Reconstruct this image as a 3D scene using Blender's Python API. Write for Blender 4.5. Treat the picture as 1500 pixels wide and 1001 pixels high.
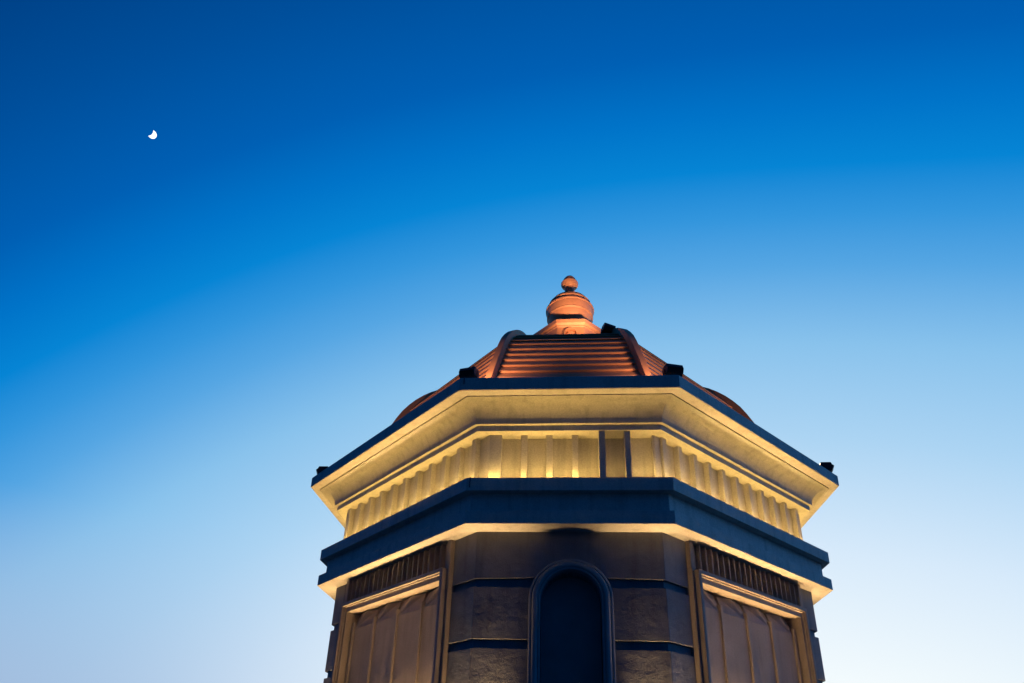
import bpy, bmesh, math, random
from mathutils import Vector, Matrix
from math import sin, cos, tan, pi, sqrt, radians, hypot, atan2

random.seed(4)
S = sqrt(.5)
for o in list(bpy.data.objects):
    bpy.data.objects.remove(o)
scn = bpy.context.scene
COL = scn.collection
GZ = 1.6                      # camera height above ground; all tower heights are given relative to the eye

# ------------------------------------------------------------------ camera
cam = bpy.data.cameras.new('camera')
cam.sensor_width = 36.0
cam.lens = 987.7074 / 1500 * 36.0
cam.shift_x = 0.0
cam.shift_y = (703.2655 - 500.5) / 1500
cam.clip_start = 0.1
cam.clip_end = 20000
camo = bpy.data.objects.new('camera', cam)
COL.objects.link(camo)
yaw, pitch, roll = 0.0831, 0.4356, 0.0319
fwd = Vector((-sin(yaw) * cos(pitch), cos(yaw) * cos(pitch), sin(pitch)))
right = Vector((cos(yaw), sin(yaw), 0))
up = right.cross(fwd)
# picture turned clockwise by roll -> camera turned counter-clockwise
r2 = right * cos(roll) + up * sin(roll)
u2 = up * cos(roll) - right * sin(roll)
M = Matrix((r2, u2, -fwd)).transposed().to_4x4()
M.translation = Vector((-0.087, -14.2404, GZ))
camo.matrix_world = M
scn.camera = camo

# ------------------------------------------------------------------ world: clear dusk sky, brightest where the sun went down
def lin(c):
    return tuple(((v / 255) / 12.92 if v / 255 <= .04045 else ((v / 255 + .055) / 1.055) ** 2.4) for v in c) + (1.0,)
w = bpy.data.worlds.new('World')
scn.world = w
w.use_nodes = True
nt = w.node_tree
for n in list(nt.nodes):
    nt.nodes.remove(n)
L = nt.links.new
def mth(op, a, b=None, clamp=False):
    n = nt.nodes.new('ShaderNodeMath'); n.operation = op; n.use_clamp = clamp
    for i, v in enumerate((a, b)):
        if v is None: continue
        if isinstance(v, (int, float)): n.inputs[i].default_value = v
        else: L(v, n.inputs[i])
    return n.outputs[0]
tc = nt.nodes.new('ShaderNodeTexCoord')
sp = nt.nodes.new('ShaderNodeSeparateXYZ')
L(tc.outputs['Generated'], sp.inputs[0])
X, Y, Z = sp.outputs
CO = [-0.5696, 0.226, 0.5232, -0.5402, -0.2495, -0.1814, -0.0284, -0.1808]   # 1, x, y, z, xx, xz, xy, yz
Zp = mth('ABSOLUTE', Z)
t = mth('ADD', mth('MULTIPLY', X, CO[1]), CO[0])
for a_, b_, k_ in ((Y, 1.0, CO[2]), (Zp, 1.0, CO[3]), (X, X, CO[4]), (X, Zp, CO[5]), (X, Y, CO[6]), (Y, Zp, CO[7])):
    t = mth('ADD', t, mth('MULTIPLY', mth('MULTIPLY', a_, b_), k_))
T0, T1 = -1.4, 0.0
tt = mth('DIVIDE', mth('SUBTRACT', t, T0), T1 - T0, True)
cr = nt.nodes.new('ShaderNodeValToRGB')
L(tt, cr.inputs[0])
stops = [(-1.3, (0, 35, 78)), (-1.1, (0, 50, 106)), (-0.95, (0, 64, 133)), (-0.885, (0, 79, 156)), (-0.811, (0, 95, 180)), (-0.763, (0, 115, 200)), (-.715, (6, 133, 213)),
         (-0.67, (52, 150, 221)), (-0.622, (86, 166, 227)), (-0.54, (137, 194, 236)), (-0.433, (172, 212, 243)), (-0.301, (215, 234, 251)), (-0.158, (243, 251, 254))]
el = cr.color_ramp.elements
while len(el) > 1: el.remove(el[-1])
for i, (v, c) in enumerate(stops):
    p = (v - T0) / (T1 - T0)
    e = el[0] if i == 0 else el.new(p)
    e.position = p; e.color = lin(c)
# greyer, dimmer band low on the left, away from the sunset
f1 = mth('DIVIDE', mth('SUBTRACT', 0.0, mth('ADD', X, 0.22)), 0.45, True)
f2 = mth('DIVIDE', mth('SUBTRACT', 0.32, Zp), 0.25, True)
f3 = mth('DIVIDE', mth('SUBTRACT', Y, 0.45), 0.25, True)
haze_f = mth('MULTIPLY', mth('MULTIPLY', f1, f2), f3, True)
fac = 1.0
# unseen sky flanks boosted, added light for the tower's left and right faces
gl1 = mth('DIVIDE', mth('SUBTRACT', X, 0.60), 0.3, True)
gl2 = mth('DIVIDE', mth('SUBTRACT', -0.70, X), 0.25, True)
fac = mth('ADD', 1.0, mth('ADD', mth('MULTIPLY', gl1, 1.3), mth('MULTIPLY', gl2, 2.2)))
mxr = nt.nodes.new('ShaderNodeMix'); mxr.data_type = 'RGBA'
L(haze_f, mxr.inputs['Factor']); L(cr.outputs[0], mxr.inputs[6]); mxr.inputs[7].default_value = lin((163, 187, 219))
bg = nt.nodes.new('ShaderNodeBackground')
L(mxr.outputs[2], bg.inputs[0]); L(fac, bg.inputs[1])
wo = nt.nodes.new('ShaderNodeOutputWorld')
L(bg.outputs[0], wo.inputs[0])

scn.view_settings.view_transform = 'Standard'
scn.view_settings.look = 'None'
scn.view_settings.exposure = 0.0
scn.view_settings.gamma = 1.0
# added lamp: weak, soft blue fill on the right-hand faces after sunset
blue_fill = bpy.data.lights.new('blue_fill', 'SUN'); blue_fill.energy = 0.16; blue_fill.angle = radians(60); blue_fill.color = (.03, .38, 1)
blue_fill_o = bpy.data.objects.new('blue_fill', blue_fill); COL.objects.link(blue_fill_o)
blue_fill_o.rotation_euler = Vector((-.9, -.15, -.25)).to_track_quat('-Z', 'Y').to_euler()
blue_fill_o.location = (40, 10, 30)

WARM = (1.0, .615, .15)
def area_strip(p0, p1, width, power, color, updir, spread=180):
    p0, p1 = Vector(p0), Vector(p1)
    l = bpy.data.lights.new('strip_lamp', 'AREA'); l.shape = 'RECTANGLE'
    l.size = (p1 - p0).length; l.size_y = width; l.energy = power; l.color = color; l.spread = radians(spread)
    o = bpy.data.objects.new('strip_lamp', l); COL.objects.link(o)
    xa = (p1 - p0).normalized(); za = -Vector(updir).normalized(); ya = za.cross(xa).normalized(); za = xa.cross(ya)
    m = Matrix((xa, ya, za)).transposed().to_4x4(); m.translation = (p0 + p1) / 2
    o.matrix_world = m
    return o
def spot(p, tgt, power, color, angle, size=.05, blend=1):
    l = bpy.data.lights.new('flood_lamp', 'SPOT'); l.energy = power; l.color = color
    l.spot_size = radians(angle); l.spot_blend = blend; l.shadow_soft_size = size
    o = bpy.data.objects.new('flood_lamp', l); COL.objects.link(o)
    o.location = p
    o.rotation_euler = (Vector(tgt) - Vector(p)).to_track_quat('-Z', 'Y').to_euler()
    return o

# ------------------------------------------------------------------ materials
def mat(name, base, rough=.8, metal=0., bumps=(), var=.12, varscale=3., detail=6, spec=.3, spk=None, streak=0):
    m = bpy.data.materials.new(name); m.use_nodes = True
    t = m.node_tree; b = t.nodes['Principled BSDF']
    b.inputs['Roughness'].default_value = rough; b.inputs['Metallic'].default_value = metal
    b.inputs['Specular IOR Level'].default_value = spec
    co = t.nodes.new('ShaderNodeTexCoord')
    n = t.nodes.new('ShaderNodeTexNoise'); n.inputs['Scale'].default_value = varscale; n.inputs['Detail'].default_value = detail
    t.links.new(co.outputs['Object'], n.inputs['Vector'])
    r = t.nodes.new('ShaderNodeValToRGB'); e = r.color_ramp.elements
    e[0].position = .3; e[1].position = .7
    e[0].color = tuple(v * (1 - var) for v in base) + (1,); e[1].color = tuple(min(1, v * (1 + var)) for v in base) + (1,)
    t.links.new(n.outputs['Fac'], r.inputs[0])
    out = r.outputs[0]
    if spk:      # fine mineral speckle of the render coat
        n2 = t.nodes.new('ShaderNodeTexNoise'); n2.inputs['Scale'].default_value = spk[0]; n2.inputs['Detail'].default_value = 2
        t.links.new(co.outputs['Object'], n2.inputs['Vector'])
        r2_ = t.nodes.new('ShaderNodeMapRange'); r2_.inputs[1].default_value = .3; r2_.inputs[2].default_value = .7
        r2_.inputs[3].default_value = 1 - spk[1]; r2_.inputs[4].default_value = 1 + spk[1]
        t.links.new(n2.outputs['Fac'], r2_.inputs[0])
        mx = t.nodes.new('ShaderNodeVectorMath'); mx.operation = 'SCALE'
        t.links.new(out, mx.inputs[0]); t.links.new(r2_.outputs[0], mx.inputs['Scale'])
        out = mx.outputs[0]
    if streak:   # old water runs down the render
        mp = t.nodes.new('ShaderNodeMapping'); mp.inputs['Scale'].default_value = (5, 5, .45)
        t.links.new(co.outputs['Object'], mp.inputs['Vector'])
        n3 = t.nodes.new('ShaderNodeTexNoise'); n3.inputs['Scale'].default_value = 1.6; n3.inputs['Detail'].default_value = 5
        t.links.new(mp.outputs[0], n3.inputs['Vector'])
        r3 = t.nodes.new('ShaderNodeMapRange'); r3.inputs[1].default_value = .50; r3.inputs[2].default_value = .72
        r3.inputs[3].default_value = 1; r3.inputs[4].default_value = 1 - streak
        t.links.new(n3.outputs['Fac'], r3.inputs[0])
        m3 = t.nodes.new('ShaderNodeVectorMath'); m3.operation = 'SCALE'
        t.links.new(out, m3.inputs[0]); t.links.new(r3.outputs[0], m3.inputs['Scale'])
        out = m3.outputs[0]
    t.links.new(out, b.inputs['Base Color'])
    prev = None
    for sc, dist, strength in bumps:
        nn = t.nodes.new('ShaderNodeTexNoise'); nn.inputs['Scale'].default_value = sc; nn.inputs['Detail'].default_value = 4
        t.links.new(co.outputs['Object'], nn.inputs['Vector'])
        bp = t.nodes.new('ShaderNodeBump'); bp.inputs['Distance'].default_value = dist; bp.inputs['Strength'].default_value = strength
        t.links.new(nn.outputs['Fac'], bp.inputs['Height'])
        if prev: t.links.new(prev, bp.inputs['Normal'])
        prev = bp.outputs[0]
    if prev: t.links.new(prev, b.inputs['Normal'])
    return m
def emit(name, c, s):
    m = bpy.data.materials.new(name); m.use_nodes = True; t = m.node_tree
    for n in list(t.nodes): t.nodes.remove(n)
    e = t.nodes.new('ShaderNodeEmission'); e.inputs[0].default_value = (*c, 1); e.inputs[1].default_value = s
    o = t.nodes.new('ShaderNodeOutputMaterial'); t.links.new(e.outputs[0], o.inputs[0]); return m
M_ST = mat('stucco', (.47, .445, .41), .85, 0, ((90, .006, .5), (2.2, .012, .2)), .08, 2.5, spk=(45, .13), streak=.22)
M_DK = mat('dark_stucco', (.155, .160, .180), .80, 0, ((70, .006, .6), (9, .014, .5), (3.2, .03, .45)), .16, 3.0, spk=(55, .12), streak=.2)
M_BAY = mat('brown_stucco', (.27, .225, .20), .75, 0, ((80, .006, .5), (3, .006, .2)), .12, 2.0, spk=(60, .10), streak=.18)
M_ARCH = mat('arch_paint', (.235, .24, .25), .6, 0, ((60, .004, .4),), .10, 3.0)
M_CU = mat('copper_paint', (.57, .235, .115), .58, .1, ((60, .0015, .2),), .10, 4.0, spec=.5)
M_CUD = mat('copper_rib_paint', (.56, .23, .11), .6, .08, ((60, .003, .25), (3, .02, .3)), .10, 4.0, spec=.5)
M_BLK = mat('black_metal', (.025, .027, .03), .45, .3, (), .1, 8., spec=.5)
M_GL = emit('lamp_glass', (1, .7, .4), 6)
M_GND = mat('paving', (.10, .10, .10), .9, 0, ((30, .01, .6),), .25, 1.2)
M_MOON = emit('moonlight', (1, .985, .95), 1.6)

# ------------------------------------------------------------------ mesh helpers
A0, B0 = 4.6, 6 / sqrt(2)
def link(name, bm, m, parent=None, bevel=0, smooth=None, label=None, merge=True):
    if merge: bmesh.ops.remove_doubles(bm, verts=bm.verts, dist=1e-5)
    bmesh.ops.recalc_face_normals(bm, faces=bm.faces)
    me = bpy.data.meshes.new(name); bm.to_mesh(me); bm.free()
    me.materials.append(m)
    if smooth is not None:
        me.shade_smooth(); me.set_sharp_from_angle(angle=radians(smooth))
    o = bpy.data.objects.new(name, me); COL.objects.link(o)
    if parent: o.parent = parent
    if bevel:
        b = o.modifiers.new('edge', 'BEVEL'); b.width = bevel; b.segments = 2; b.limit_method = 'ANGLE'; b.angle_limit = radians(35)
    if label: o['label'] = label
    return o
def empty(name, loc, label=None, cat=None, group=None):
    o = bpy.data.objects.new(name, None); COL.objects.link(o); o.location = loc
    if label: o['label'] = label
    if cat: o['category'] = cat
    if group: o['group'] = group
    return o
def poly_extrude(bm, pts, vec):
    n = len(pts)
    a = [bm.verts.new(p) for p in pts]; b = [bm.verts.new(Vector(p) + Vector(vec)) for p in pts]
    bm.faces.new(a); bm.faces.new(b[::-1])
    for i in range(n): bm.faces.new((a[i], a[(i + 1) % n], b[(i + 1) % n], b[i]))
# faces of the tower: normal, tangent; for the two diagonal faces beside the front the tangent points to the front
FACES = {}
for nm, nn, tt_ in (('front', (0, -1), (1, 0)), ('fl', (-S, -S), (S, -S)), ('fr', (S, -S), (-S, -S)), ('l', (-1, 0), (0, -1)), ('r', (1, 0), (0, -1)),
                    ('bl', (-S, S), (S, S)), ('br', (S, S), (-S, S)), ('back', (0, 1), (1, 0))):
    FACES[nm] = (Vector((*nn, 0)), Vector((*tt_, 0)), B0 if len(nm) == 2 else A0)
DIAG = ('fl', 'fr', 'bl', 'br'); SHORT = ('front', 'l', 'r', 'back')
def P(face, s, o, z):
    n, t, a = FACES[face]
    v = n * (a + o) + t * s; return Vector((v.x, v.y, z + GZ))
def box(bm, face, s0, s1, o0, o1, z0, z1):
    poly_extrude(bm, [P(face, s0, o0, z0), P(face, s1, o0, z0), P(face, s1, o1, z0), P(face, s0, o1, z0)], (0, 0, z1 - z0))
def prism_so(bm, face, pts, z0, z1):
    poly_extrude(bm, [P(face, s, o, z0) for s, o in pts], (0, 0, z1 - z0))
def prism_sz(bm, face, pts, o0, o1):
    poly_extrude(bm, [P(face, s, o0, z) for s, z in pts], FACES[face][0] * (o1 - o0))
def ring(of, os=None):
    os = of if os is None else os
    a = A0 + of; b = B0 + os; w_ = b * sqrt(2) - a
    return [(-w_, -a), (w_, -a), (a, -w_), (a, w_), (w_, a), (-w_, a), (-a, w_), (-a, -w_)]
def kring(k):
    return [(x * k, y * k) for x, y in ring(0)]
def loft(bm, rings, closed=False):   # rings: list of (pts, z)
    vs = [[bm.verts.new((x, y, z + GZ)) for x, y in pts] for pts, z in rings]
    m_ = len(vs)
    for i in range(m_ if closed else m_ - 1):
        a, b = vs[i], vs[(i + 1) % m_]
        for j in range(8): bm.faces.new((a[j], a[(j + 1) % 8], b[(j + 1) % 8], b[j]))
    if not closed:
        bm.faces.new(vs[0][::-1]); bm.faces.new(vs[-1])

# ------------------------------------------------------------------ ground
bm = bmesh.new()
r = 6000
poly = [bm.verts.new((x, y, 0)) for x, y in ((-r, -r), (r, -r), (r, r), (-r, r))]; bm.faces.new(poly)
g = link('ground', bm, M_GND); g['kind'] = 'structure'

# ------------------------------------------------------------------ tower
tower = empty('tower', (0, 0, 0), 'octagonal stucco tower with lit cornices and a ribbed copper dome roof', 'tower')

# plinth and inner core
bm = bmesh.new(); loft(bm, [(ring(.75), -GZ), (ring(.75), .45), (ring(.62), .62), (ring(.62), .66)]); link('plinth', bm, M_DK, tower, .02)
bm = bmesh.new(); loft(bm, [(ring(-.37, -.42), .655), (ring(-.37, -.42), 4.2)]); link('core_wall', bm, M_ARCH, tower)

# corner piers: backing plane with the arched opening + projecting stone courses
RO, RI, ACX, ACZ = .612, .440, .022, 2.575
def arch_pts(cx, cz, r, a0, a1, n=28):
    return [(cx + r * cos(a0 + (a1 - a0) * i / n), cz + r * sin(a0 + (a1 - a0) * i / n)) for i in range(n + 1)]
ZB, ZT = .66, 3.627
def wAt(o): return (B0 + o) * sqrt(2) - (A0 + o)
S_BAY = 1.70
LH = {}   # half length of diagonal face at offset o
def sAt(o): return ((A0 + o) - wAt(o)) * S    # half length of a diagonal face at offset o
for f in SHORT:
    bm = bmesh.new()
    wq = wAt(-.055)
    pts = [(-wq, ZB), (ACX - RI, ZB)] + arch_pts(ACX, ACZ, RI, pi, 0) + [(ACX + RI, ZB), (wq, ZB), (wq, ZT + .01), (-wq, ZT + .01)]
    prism_sz(bm, f, pts, -.36, -.055)
    for d in ({'front': ('fl', 'fr'), 'l': ('fl', 'bl'), 'r': ('fr', 'br'), 'back': ('bl', 'br')}[f]):
        # the backing returns onto the diagonal face as far as the window bay
        sg = 1 if f in ('front', 'back') else -1
        e = sAt(-.055)
        prism_so(bm, d, [(sg * S_BAY, -.055), (sg * e, -.055), (sg * (e - .2), -.5), (sg * S_BAY, -.5)], ZB, ZT + .01)
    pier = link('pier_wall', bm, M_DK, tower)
    # courses
    zs = [(2.884, ZT), (1.996, 2.768), (1.107, 1.870), (ZB + .002, .985)]
    for i, (z0, z1) in enumerate(zs):
        ww = wAt(0)
        top = ACZ + RO
        for side in (-1, 1):
            bm = bmesh.new()
            if i == 0:
                zb = z0
                ang = math.asin((zb - ACZ) / RO)
                # half of the top course, meeting at the crown of the arch
                a = arch_pts(ACX, ACZ, RO - .02, pi / 2, pi - ang if side < 0 else ang, 16)
                pts = [(ACX, z1)] + [q for q in a if q[1] >= zb] + [(side * ww, zb), (side * ww, z1)]
            elif i == 1:
                a = arch_pts(ACX, ACZ, RO - .02, (pi - math.asin((z1 - ACZ) / RO)) if side < 0 else math.asin((z1 - ACZ) / RO), pi if side < 0 else 0, 8)
                pts = a + [(ACX + side * (RO - .02), z0), (side * ww, z0), (side * ww, z1)]
            else:
                xx = ACX + side * (RO - .02)
                pts = [(xx, z1), (xx, z0), (side * ww, z0), (side * ww, z1)]
            prism_sz(bm, f, pts, -.10, 0)
            # return of the course on the neighbouring diagonal face
            d = {'front': {-1: 'fl', 1: 'fr'}, 'l': {-1: 'bl', 1: 'fl'}, 'r': {-1: 'br', 1: 'fr'}, 'back': {-1: 'bl', 1: 'br'}}[f][side]
            sg = 1 if f in ('front', 'back') else -1
            e = sAt(0); e2 = sAt(-.10)
            prism_so(bm, d, [(sg * (S_BAY + .002), 0), (sg * e, 0), (sg * (e - .02), -.10), (sg * (S_BAY + .002), -.10)], z0, z1)
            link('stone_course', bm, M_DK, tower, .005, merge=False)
    # arch surround swept along legs and semicircle
    prof = [(RO, -.06), (RO, .045), (RO - .015, .062), (RO - .035, .066), (RO - .045, .055), (RO - .052, .075), (RO - .075, .098), (RO - .105, .105), (RO - .125, .098),
            (RO - .135, .080), (RO - .142, .075), (RO - .15, .085), (RO - .165, .085), (RO - .172, .07), (RO - .172, -.30), (RO - .10, -.30)]
    path = [(-1, 0, ZB + .01), (-1, 0, 1.6)] + [(cos(pi - pi * i / 40), sin(pi - pi * i / 40), ACZ) for i in range(41)] + [(1, 0, 1.6), (1, 0, ZB + .01)]
    bm = bmesh.new(); rows = []
    for c1, s1, zz in path:
        rows.append([bm.verts.new(P(f, ACX + c1 * rr, oo, zz + s1 * rr)) for rr, oo in prof])
    for a, b in zip(rows, rows[1:]):
        for j in range(len(prof)): bm.faces.new((a[j], a[(j + 1) % len(prof)], b[(j + 1) % len(prof)], b[j]))
    bm.faces.new(rows[0]); bm.faces.new(rows[-1][::-1])
    link('arch_surround', bm, M_ARCH, tower, 0, 30)
    bm = bmesh.new()
    prism_sz(bm, f, [(ACX - .5, ZB + .003), (ACX + .5, ZB + .003), (ACX + .5, 3.1), (ACX - .5, 3.1)], -.369, -.335)
    link('niche_panel', bm, M_ARCH, tower, 0)

# window bays on the diagonal faces
for f in DIAG:
    bay = empty('window_bay', (0, 0, 0)); bay.parent = tower
    fr_ = 1 if f in ('fl', 'fr') else 1
    OB, WIN, ZH = .075, 1.575, 3.02
    bm = bmesh.new()
    for sd in (-1, 1): box(bm, f, sd * WIN, sd * S_BAY, -.45, OB, ZB, 3.20)
    box(bm, f, -WIN, WIN, -.45, OB - .002, ZH, 3.20)
    box(bm, f, -S_BAY, S_BAY, -.45, -.01, 3.20, ZT)
    for sd in (-1, 1): box(bm, f, sd * 1.60, sd * S_BAY, -.012, OB, 3.20, ZT)
    link('bay_wall', bm, M_BAY, bay, .008)
    # pleated frieze above the window
    bm = bmesh.new()
    n_ = 20; per = 3.2 / n_
    pts = []
    for i in range(n_):
        s0 = -1.6 + i * per
        pts += [(s0 + .001, .088), (s0 + .024, .088), (s0 + .026, .012), (s0 + per - .001, .004)]
    pts = pts + [(1.6, -.03), (-1.6, -.03)]
    prism_so(bm, f, pts, 3.185, ZT - .012)
    link('pleated_panel', bm, M_BAY, bay)
    # frame: stepped architrave
    def frame(o_in, o_out, s_in, s_out, z_in, z_out, zb, bv=.006):
        bm = bmesh.new()
        pts = [(-s_out, zb), (-s_in, zb), (-s_in, z_in), (s_in, z_in), (s_in, zb), (s_out, zb), (s_out, z_out), (-s_out, z_out)]
        prism_sz(bm, f, pts, o_in, o_out)
        return bm
    fo = link('window_frame', frame(-.06, .165, 1.575, 1.64, 3.10, 3.165, ZB + .004), M_BAY, bay, .008)
    fi = link('window_frame', frame(-.06, .128, 1.553, 1.574, 3.078, 3.099, ZB + .004), M_BAY, bay, .004)
    fj = link('window_frame', frame(-.40, .095, 1.50, 1.552, 2.995, 3.077, ZB + .004), M_BAY, bay, .006)
    # four folded shutter leaves
    period = 3.0 / 4
    for i in range(4):
        n0 = 1.50 - i * period        # edge nearest the front corner: deep
        bm = bmesh.new()
        zt, zh = 2.993, 2.70
        deep, shal = -.25, -.07
        fe = n0 - period
        pr = [(n0 - .012, -.16), (n0 - .022, -.082), (fe + .12, -.062), (fe + .034, -.070), (fe + .034, -.36), (n0 - .012, -.36)]
        pt_ = [(n0 - .012, -.24), (n0 - .022, -.17), (fe + .42, -.095), (fe + .034, -.19), (fe + .034, -.36), (n0 - .012, -.36)]
        a_ = [P(f, *q, ZB) for q in pr]; b_ = [P(f, *q, zh) for q in pr]; c_t = [P(f, *q, zt) for q in pt_]
        va, vb, vc = [[bm.verts.new(p) for p in q] for q in (a_, b_, c_t)]
        for lo, hi in ((va, vb),):
            for j in range(6): bm.faces.new((lo[j], lo[(j + 1) % 6], hi[(j + 1) % 6], hi[j]))
        bm.faces.new((vb[0], vb[1], vc[1], vc[0]))
        bm.faces.new((vb[1], vb[2], vc[1])); bm.faces.new((vb[2], vc[2], vc[1]))
        bm.faces.new((vb[2], vb[3], vc[3])); bm.faces.new((vb[2], vc[3], vc[2]))
        for j in (3, 4, 5): bm.faces.new((vb[j], vb[(j + 1) % 6], vc[(j + 1) % 6], vc[j]))
        bm.faces.new(va[::-1]); bm.faces.new(vc)
        box(bm, f, fe + .036, fe + .098, -.34, -.026, ZB + .01, 2.80)
        link('shutter_leaf', bm, M_BAY, bay, .004, merge=False)

# lower cornice
bm = bmesh.new(); loft(bm, [(ring(.350), 3.627), (ring(.352), 3.836), (ring(.30), 3.842), (ring(.2, .2), 3.843)]); link('lower_cornice', bm, M_ST, tower, .004)
bm = bmesh.new(); loft(bm, [(ring(.232), 3.836), (ring(.228), 4.17)]); link('cornice_neck', bm, M_ST, tower)
bm = bmesh.new(); loft(bm, [(ring(.372), 4.157), (ring(.374), 4.36), (ring(.37), 4.369), (ring(.2), 4.372)]); link('cornice_ledge', bm, M_ST, tower, 0)

# frieze
ZF0, ZF1 = 4.34, 5.273
bm = bmesh.new(); loft(bm, [(ring(-.07, -.052), ZF0), (ring(-.07, -.052), ZF1 + .02)]); frieze = link('frieze', bm, M_ST, tower)
def rib(f, s0, s1, o1=.05, ztop=ZF1 + .005):
    bm = bmesh.new(); box(bm, f, s0, s1, -.08, o1, ZF0, ztop); link('frieze_rib', bm, M_ST, frieze, .008)
for s0, s1 in ((-.757, -.657), (-.352, -.25), (.058, .16)): rib('front', s0, s1, .062)
for pts in ([(-1.26, -4.68), (-1.068, -4.68), (-1.068, -4.45), (-1.48, -4.45)], [(1.335, -4.625), (1.375, -4.625), (1.50, -4.50), (1.5, -4.40), (1.335, -4.40)]):
    bm = bmesh.new(); poly_extrude(bm, [(x, y, ZF0 + GZ) for x, y in pts], (0, 0, ZF1 + .005 - ZF0)); link('corner_pilaster', bm, M_ST, frieze, .006)
for s0, s1, oo in ((.478, .580, .196), (.885, .978, .176)):
    bm = bmesh.new(); box(bm, 'front', s0, s1, -.08, oo, ZF0, ZF1 + .03); link('frieze_fin', bm, M_ST, frieze, .005, label='deep dark fin standing out of the lit frieze')
for f in DIAG:
    for k in range(-5, 6): rib(f, .01 + .42 * k - .05, .01 + .42 * k + .05)
for f in ('l', 'r', 'back'):
    for k in range(-3, 4): rib(f, .41 * k - .05, .41 * k + .05)

# band, cove and roof slab
ZS = 5.702
bm = bmesh.new()
cove = [(ring(.208, .188), 5.272), (ring(.208, .188), 5.366)]
nC = 14
cove += [(ring(.262, .242), 5.372)]
for i in range(1, nC + 1):
    a = pi / 2 * i / nC
    cove.append((ring(.262 + .30 * (1 - cos(a)), .242 + .30 * (1 - cos(a))), 5.386 + .30 * sin(a)))
cove += [(ring(.585, .555), 5.686), (ring(.585, .555), 5.72)]
loft(bm, cove); link('cove_moulding', bm, M_ST, tower, 0, 25)
bm = bmesh.new(); loft(bm, [(ring(.60, .565), 5.706), (ring(.60, .565), ZS - .006), (ring(.612, .577), ZS - .006), (ring(.749, .741), ZS - .004), (ring(.757, .749), ZS + .004), (ring(.764, .75), 5.915), (ring(.75, .74), 5.93), (ring(.3), 5.935)])
link('roof_slab', bm, M_ST, tower, 0)

# dome
DP = [(5.90, 1.035), (6.15, 1.012), (6.4, .985), (6.7, .957), (7.0, .929), (7.2, .908), (7.4, .888), (7.62, .865), (7.82, .841), (8.0, .812),
      (8.16, .781), (8.3, .747), (8.42, .711), (8.52, .670), (8.60, .618), (8.67, .55), (8.73, .48), (8.78, .40), (8.82, .30), (8.84, .2)]
dome = empty('dome_roof', (0, 0, 0)); dome.parent = tower
RG0 = [(x * {2: .982, 3: .982, 6: .962, 7: .962}.get(i, 1.0), y) for i, (x, y) in enumerate(ring(0))]
def arc_sample(step):
    out = [DP[0]]; acc = 0
    for (z0, k0), (z1, k1) in zip(DP, DP[1:]):
        dl = hypot(z1 - z0, (k1 - k0) * A0); pos = step - acc
        while pos <= dl:
            q = pos / dl; out.append((z0 + (z1 - z0) * q, k0 + (k1 - k0) * q)); pos += step
        acc = (acc + dl) % step
    return out
levels = arc_sample(.20)
for j in range(8):
    bm = bmesh.new()
    c0, c1 = Vector(RG0[j]), Vector(RG0[(j + 1) % 8])
    prev = None
    for i in range(len(levels) - 1):
        (z0, k0), (z1, k1) = levels[i], levels[i + 1]
        z2, k2 = levels[min(i + 1, len(levels) - 1)]
        # normal direction of the profile in (radial, z)
        dz, dr = z1 - z0, (k1 - k0) * A0; ln = hypot(dz, dr); nr, nz = dz / ln, -dr / ln
        IN, OUT = -.118, -.085
        def pt(c, k, z, off): return (c.x * k + c.x / A0 * off * nr, c.y * k + c.y / A0 * off * nr, z + off * nz + GZ)
        lip0 = [pt(c, k0, z0, OUT) for c in (c0, c1)]
        lip1 = [pt(c, k0 + (k1 - k0) * .10, z0 + (z1 - z0) * .10, OUT + .004) for c in (c0, c1)]
        top = [pt(c, k1, z1, IN) for c in (c0, c1)]
        row = [bm.verts.new(p) for p in (*lip0, *lip1, *top)]
        if prev: bm.faces.new((prev[0], prev[1], row[1], row[0]))
        bm.faces.new((row[0], row[1], row[3], row[2])); bm.faces.new((row[2], row[3], row[5], row[4]))
        prev = (row[4], row[5])
    link('louvred_panel', bm, M_CU, dome, .003)
for j in range(8):
    cx, cy = RG0[j]
    rad = Vector((cx, cy, 0)).normalized(); tan_ = Vector((-rad.y, rad.x, 0)); R_ = hypot(cx, cy)
    bis = Vector((round(cx, 6), round(cy, 6), 0)).normalized()
    bm = bmesh.new(); rows = []
    for i, (z, k) in enumerate(DP):
        za, ka = DP[max(i - 1, 0)]; zb, kb = DP[min(i + 1, len(DP) - 1)]
        dz, dr = zb - za, (kb - ka) * R_; ln = hypot(dz, dr); nr, nz = dz / ln, -dr / ln
        c = rad * (R_ * k) + Vector((0, 0, z + GZ)); nrm = rad * nr + Vector((0, 0, nz))
        hw = .062
        rows.append([bm.verts.new(c + tan_ * (a * hw) + nrm * b) for a, b in ((-1, .012), (1, .012), (1, -.20), (-1, -.20))])
    for a, b in zip(rows, rows[1:]):
        for q in range(4): bm.faces.new((a[q], a[(q + 1) % 4], b[(q + 1) % 4], b[q]))
    bm.faces.new(rows[0][::-1]); bm.faces.new(rows[-1])
    link('dome_rib', bm, M_CUD, dome, .008, 25)

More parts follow.
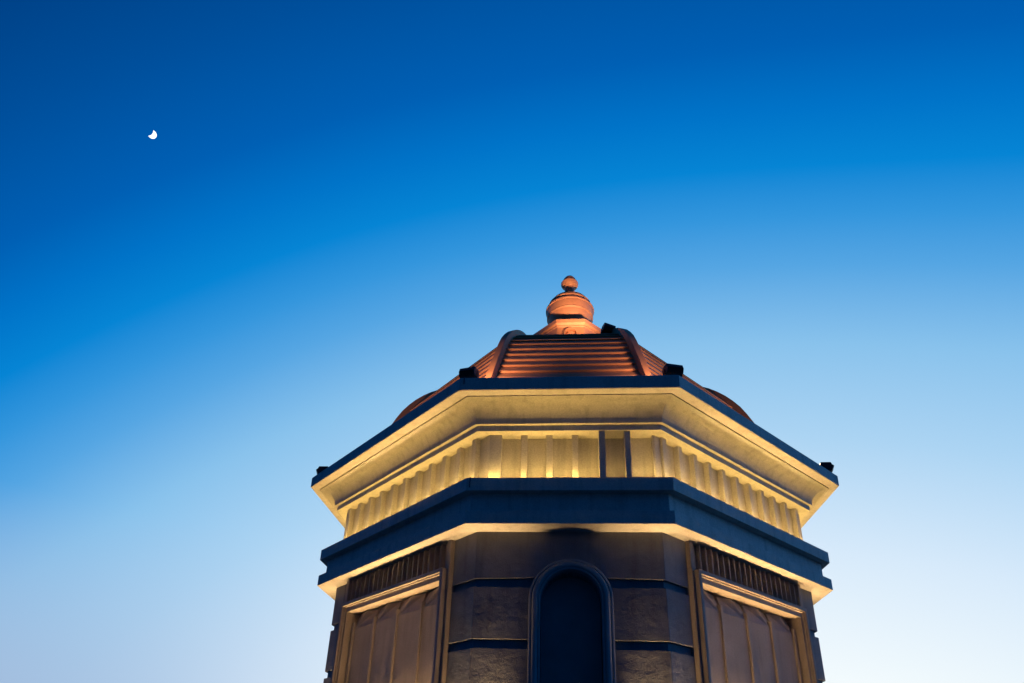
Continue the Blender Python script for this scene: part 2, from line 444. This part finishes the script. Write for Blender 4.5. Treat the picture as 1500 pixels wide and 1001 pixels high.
# lantern base and finial
TX = .11
lan = empty('lantern', (0, 0, 0)); lan.parent = tower
def kr(k): return [(x * k + TX, y * k) for x, y in ring(0)]
bm = bmesh.new()
loft(bm, [(kr(.232), 8.7), (kr(.232), 10.20), (kr(.236), 10.215), (kr(.236), 10.245), (kr(.240), 10.26), (kr(.243), 10.27), (kr(.246), 10.285), (kr(.247), 10.385), (kr(.243), 10.40), (kr(.18), 10.42)])
link('lantern_body', bm, M_CUD, lan, .004)
for (nx, ny) in ((0, -1), (1, 0), (-1, 0), (0, 1)):
    n3 = Vector((nx, ny, 0)); t3 = Vector((-ny, nx, 0)); ap = A0 * .232
    bm = bmesh.new()
    for r0, r1_, o0, o1 in ((0, .082, 0, .07), (.128, .165, 0, .11)):
        zc = 9.95
        def q(rr, a, oo, dz=0): return Vector((TX, 0, zc + GZ)) + n3 * (ap + oo) + t3 * (rr * cos(a)) + Vector((0, 0, rr * sin(a) + dz))
        outer = [q(r1_, 0, 0, -.6)] + [q(r1_, pi * i / 16, 0) for i in range(17)] + [q(r1_, pi, 0, -.6)]
        if r0: outer += [q(r0, pi, 0, -.6)] + [q(r0, pi - pi * i / 16, 0) for i in range(17)] + [q(r0, 0, 0, -.6)]
        poly_extrude(bm, [p - n3 * .01 for p in outer], n3 * (o1 + .01))
    link('lantern_niche', bm, M_CUD, lan, .003)
FP = [(0, 10.35), (.44, 10.36), (.46, 10.42), (.40, 10.60), (.38, 10.75), (.41, 10.95), (.50, 11.08), (.545, 11.16), (.565, 11.22), (.585, 11.235), (.60, 11.25), (.585, 11.275), (.60, 11.34), (.615, 11.44),
      (.612, 11.47), (.63, 11.48), (.63, 11.515), (.60, 11.53), (.575, 11.60), (.525, 11.65), (.553, 11.655), (.553, 11.69), (.50, 11.70), (.45, 11.76), (.474, 11.765), (.474, 11.80), (.42, 11.81),
      (.35, 11.88), (.27, 11.96), (.195, 12.04), (.15, 12.09), (.13, 12.12), (.125, 12.30), (.15, 12.33), (.20, 12.355), (.226, 12.40), (.230, 12.445), (.215, 12.475), (.185, 12.485), (.18, 12.53), (.155, 12.59), (.11, 12.65), (.05, 12.70), (0, 12.715)]
bm = bmesh.new(); NS = 64; rows = []
for rr, zz in FP:
    if rr == 0: rows.append([bm.verts.new((TX, 0, zz + GZ))])
    else: rows.append([bm.verts.new((TX + rr * cos(2 * pi * i / NS), rr * sin(2 * pi * i / NS), zz + GZ)) for i in range(NS)])
for a, b in zip(rows, rows[1:]):
    for i in range(NS):
        j = (i + 1) % NS
        if len(a) == 1: bm.faces.new((a[0], b[j], b[i]))
        elif len(b) == 1: bm.faces.new((a[i], a[j], b[0]))
        else: bm.faces.new((a[i], a[j], b[j], b[i]))
link('finial', bm, M_CU, tower, 0, 28)

# ------------------------------------------------------------------ floodlights
def floodlight(loc, aim, label, tilt=0.0, w=.27, power=60, ang=130, tgt=None, foot=.12, cable=False, grp='black floodlights standing on the roof edge', lean=0, tip=0):
    aim = Vector((aim[0], aim[1], 0)).normalized()
    t = empty('floodlight', loc, label, 'floodlight', grp)
    t.rotation_euler = (lean, tip, atan2(aim.y, aim.x) - pi / 2)      # local +y looks at the dome
    W, H, D = w / 2, .10, .11
    zc = foot + .10
    # hexagonal housing, axis along local x, cooling grooves on the back
    sec = [(-.10, -.075), (-.13, .0), (-.095, .085), (.085, .105), (.11, .03), (.07, -.095)]
    bm = bmesh.new()
    ct, st = cos(tilt), sin(tilt)
    def rt(y, z): return (y * ct - z * st, y * st + z * ct)
    a = [Vector((-W, rt(y, z)[0], rt(y, z)[1] + zc)) for y, z in sec]
    poly_extrude(bm, a, (2 * W, 0, 0))
    link('housing', bm, M_BLK, t, .008)
    for i in range(13):
        x = -W + .02 + i * (2 * W - .04) / 12
        bm = bmesh.new()
        pts = [rt(*q) for q in ((-.101, -.078), (-.148, .0), (-.131, .03), (-.11, .02))]
        poly_extrude(bm, [Vector((x - .004, y, z + zc)) for y, z in pts], (.008, 0, 0))
        link('cooling_fin', bm, M_BLK, t)
    bm = bmesh.new()
    for sx in (-1, 1):
        x = sx * (W + .006)
        poly_extrude(bm, [Vector((x, -.02, 0)), Vector((x, .02, 0)), Vector((x, .02, zc + .02)), Vector((x, -.02, zc + .02))], (sx * .008, 0, 0))
    poly_extrude(bm, [Vector((-W - .014, -.02, 0)), Vector((W + .014, -.02, 0)), Vector((W + .014, .02, 0)), Vector((-W - .014, .02, 0))], (0, 0, .008))
    link('bracket', bm, M_BLK, t)
    bm = bmesh.new()
    q0, q1 = rt(.108, .02), rt(.092, .09); d0, d1 = rt(.114, .022), rt(.098, .092)
    poly_extrude(bm, [Vector((-W + .03, q0[0], q0[1] + zc)), Vector((-W + .03, q1[0], q1[1] + zc)), Vector((-W + .03, d1[0], d1[1] + zc)), Vector((-W + .03, d0[0], d0[1] + zc))], (2 * W - .06, 0, 0))
    link('lens', bm, M_GL, t)
    if tgt is not None:
        lp = Vector(loc) + aim * .2 + Vector((0, 0, zc + .02))
        spot(lp, tgt, power, (1, .6, .33), ang, .05)
    return t
ZR = 5.935 + GZ
def zt(x, y, z): return (x, y, z + GZ)
floodlight((-1.60, -5.10, ZR), (.25, 1), 'black finned floodlight on the left front corner of the roof slab', tgt=zt(-1.6, -3.7, 7.4), power=110, ang=140)
floodlight((1.66, -5.10, ZR), (-.25, 1), 'black finned floodlight on the right front corner of the roof slab', tgt=zt(1.6, -3.7, 7.4), power=80, ang=140)
floodlight((-5.13, -1.70, ZR - .0), (1, .25), 'black floodlight at the far left tip of the roof slab', tgt=zt(-3.6, -2.0, 7.6), power=130, foot=.0)
floodlight((5.15, -1.72, ZR), (-1, .25), 'black floodlight at the far right tip of the roof slab', tgt=zt(3.6, -2.0, 7.6), power=130, foot=.03)
floodlight(zt(.79, -3.10, 8.35), (-.3, 1), 'small black floodlight on the dome shoulder, right of the lantern', w=.24, tgt=zt(.1, 0, 12.9), power=1200, ang=50, foot=.08, lean=.10, tip=.20, grp=None)
floodlight(zt(-.42, -2.1, 8.62), (.15, 1), 'low black floodlight behind the dome shoulder in front of the lantern', w=.24, tgt=zt(.1, 0, 14.0), power=80, ang=60, foot=.02, grp=None)

def cable(pts, name, parent, r=.008):
    bm = bmesh.new(); rows = []
    for i, p in enumerate(pts):
        p = Vector(p); d = (Vector(pts[min(i + 1, len(pts) - 1)]) - Vector(pts[max(i - 1, 0)])).normalized()
        a = d.cross(Vector((0.3, .1, 1)) if abs(d.z) < .9 else Vector((1, 0, 0))).normalized(); b = d.cross(a)
        rows.append([bm.verts.new(p + (a * cos(q * pi / 3) + b * sin(q * pi / 3)) * r) for q in range(6)])
    for a, b in zip(rows, rows[1:]):
        for q in range(6): bm.faces.new((a[q], a[(q + 1) % 6], b[(q + 1) % 6], b[q]))
    bm.faces.new(rows[0]); bm.faces.new(rows[-1][::-1])
    return link(name, bm, M_BLK, parent)
cable([zt(-1.60, -5.08, 5.95), zt(-1.62, -5.25, 5.945), zt(-1.63, -5.355, 5.94), zt(-1.63, -5.372, 5.90), zt(-1.63, -5.372, 5.81)], 'roof_cable', tower)
cable([zt(-1.50, -4.76, 4.39), zt(-1.50, -4.93, 4.385), zt(-1.50, -4.982, 4.37), zt(-1.50, -4.985, 4.20)], 'ledge_cable', tower)
cable([zt(1.66, -5.08, 5.95), zt(1.72, -4.9, 5.945), zt(1.9, -4.7, 5.945)], 'roof_cable', tower)

# ------------------------------------------------------------------ concealed strip lights on the ledges
def fixture(f, s0, s1, o, z, power, color=WARM, width=.03, up=(0, .0), name='strip_light', spread=180):
    bm = bmesh.new(); box(bm, f, s0, s1, o - .02, o + .02, z, z + .03); link(name, bm, M_BLK, tower)
    n = FACES[f][0]
    return area_strip(P(f, s0, o, z + .04), P(f, s1, o, z + .04), width, power, color, Vector((0, 0, 1)) + n * up[0], spread)
ZL = 4.374
OF = .155
fixture('front', -1.40, .44, OF, ZL, 17, spread=150)
fixture('front', .60, .865, OF, ZL, 1.2, spread=130)
fixture('front', 1.0, 1.42, OF, ZL, 3.4, spread=130)
for f in ('fl', 'fr'): fixture(f, -2.25, 2.25, OF, ZL, 37, spread=150)
for f in ('l', 'r'): fixture(f, -1.4, 1.4, OF, ZL, 24, spread=130)
for f in ('bl', 'br'): fixture(f, -2.25, 2.25, OF, ZL, 28, spread=130)
ZP = .665
WC = (1, .62, .25)
for f in SHORT:
    for s0, s1 in ((-1.5, -.76), (.80, 1.5)): fixture(f, s0, s1, .034, ZP, 8.6, WC, spread=40)
for f in DIAG:
    fixture(f, -1.62, 1.62, .172, ZP, 13.5, WC, spread=24)
    for sg in (-1, 1): fixture(f, sg * 1.76, sg * 2.2, .036, ZP, 4.6, WC, spread=40)
    fixture(f, -1.46, 1.46, .0, ZP, 19, WC, spread=60)
    p = P(f, .95, .17, ZP + .06)
    bm = bmesh.new(); box(bm, f, .90, 1.0, .24, .32, ZP, ZP + .04); link('uplight', bm, M_BLK, tower)
    spot(p, P(f, .2, -.1, 3.4), 42, WC, 150, .03)

# ------------------------------------------------------------------ moon: the lit lune of the disc, far beyond the tower
def pix_ray(px, py):
    u = (px - 750) / 987.7074; v = -(py - 703.2655) / 987.7074
    return (r2 * u + u2 * v + fwd).normalized()
DM = 9000.0
mc = Vector(M.translation) + pix_ray(222.9, 197.0) * DM
vd = pix_ray(223.55, 197.15)
mr = (r2 - vd * r2.dot(vd)).normalized(); mu = mr.cross(vd) * -1
mu = (u2 - vd * u2.dot(vd)); mu = (mu - mr * mu.dot(mr)).normalized()
pxm = DM / (987.7074 / ((pix_ray(223.5, 197)).dot(fwd)))    # metres per picture pixel there
Rm = 5.85 * pxm
da = atan2(-.75, .66)           # direction of the sunlit limb, down right
half = radians(112)
bm = bmesh.new(); NA, NB = 40, 8; grid = []
for i in range(NA + 1):
    th = -half + 2 * half * i / NA
    ox, oy = cos(th), sin(th)                            # outer limb
    tipx, tipy = cos(half), sin(half)
    yy = oy if abs(th) < pi / 2 else oy
    # inner edge: shallow ellipse through the tips
    fy = -1 + 2 * i / NA
    iy = fy * tipy; ix = tipx + (1 - fy * fy) * .33
    row = []
    for j in range(NB + 1):
        q = j / NB; x = ox + (ix - ox) * q; y = oy + (iy - oy) * q
        d = sqrt(max(0, 1 - min(1, x * x + y * y)))
        X_ = x * cos(da) - y * sin(da); Y_ = x * sin(da) + y * cos(da)
        row.append(bm.verts.new(mr * (X_ * Rm) + mu * (Y_ * Rm) - vd * (d * Rm)))
    grid.append(row)
for a, b in zip(grid, grid[1:]):
    for j in range(NB): bm.faces.new((a[j], a[j + 1], b[j + 1], b[j]))
ex = bmesh.ops.extrude_face_region(bm, geom=list(bm.faces))
bmesh.ops.translate(bm, verts=[v for v in ex['geom'] if isinstance(v, bmesh.types.BMVert)], vec=vd * Rm * .3)
mo = link('moon', bm, M_MOON)
mo.location = mc
mo['label'] = 'bright white crescent moon alone in the deep blue sky'; mo['category'] = 'moon'
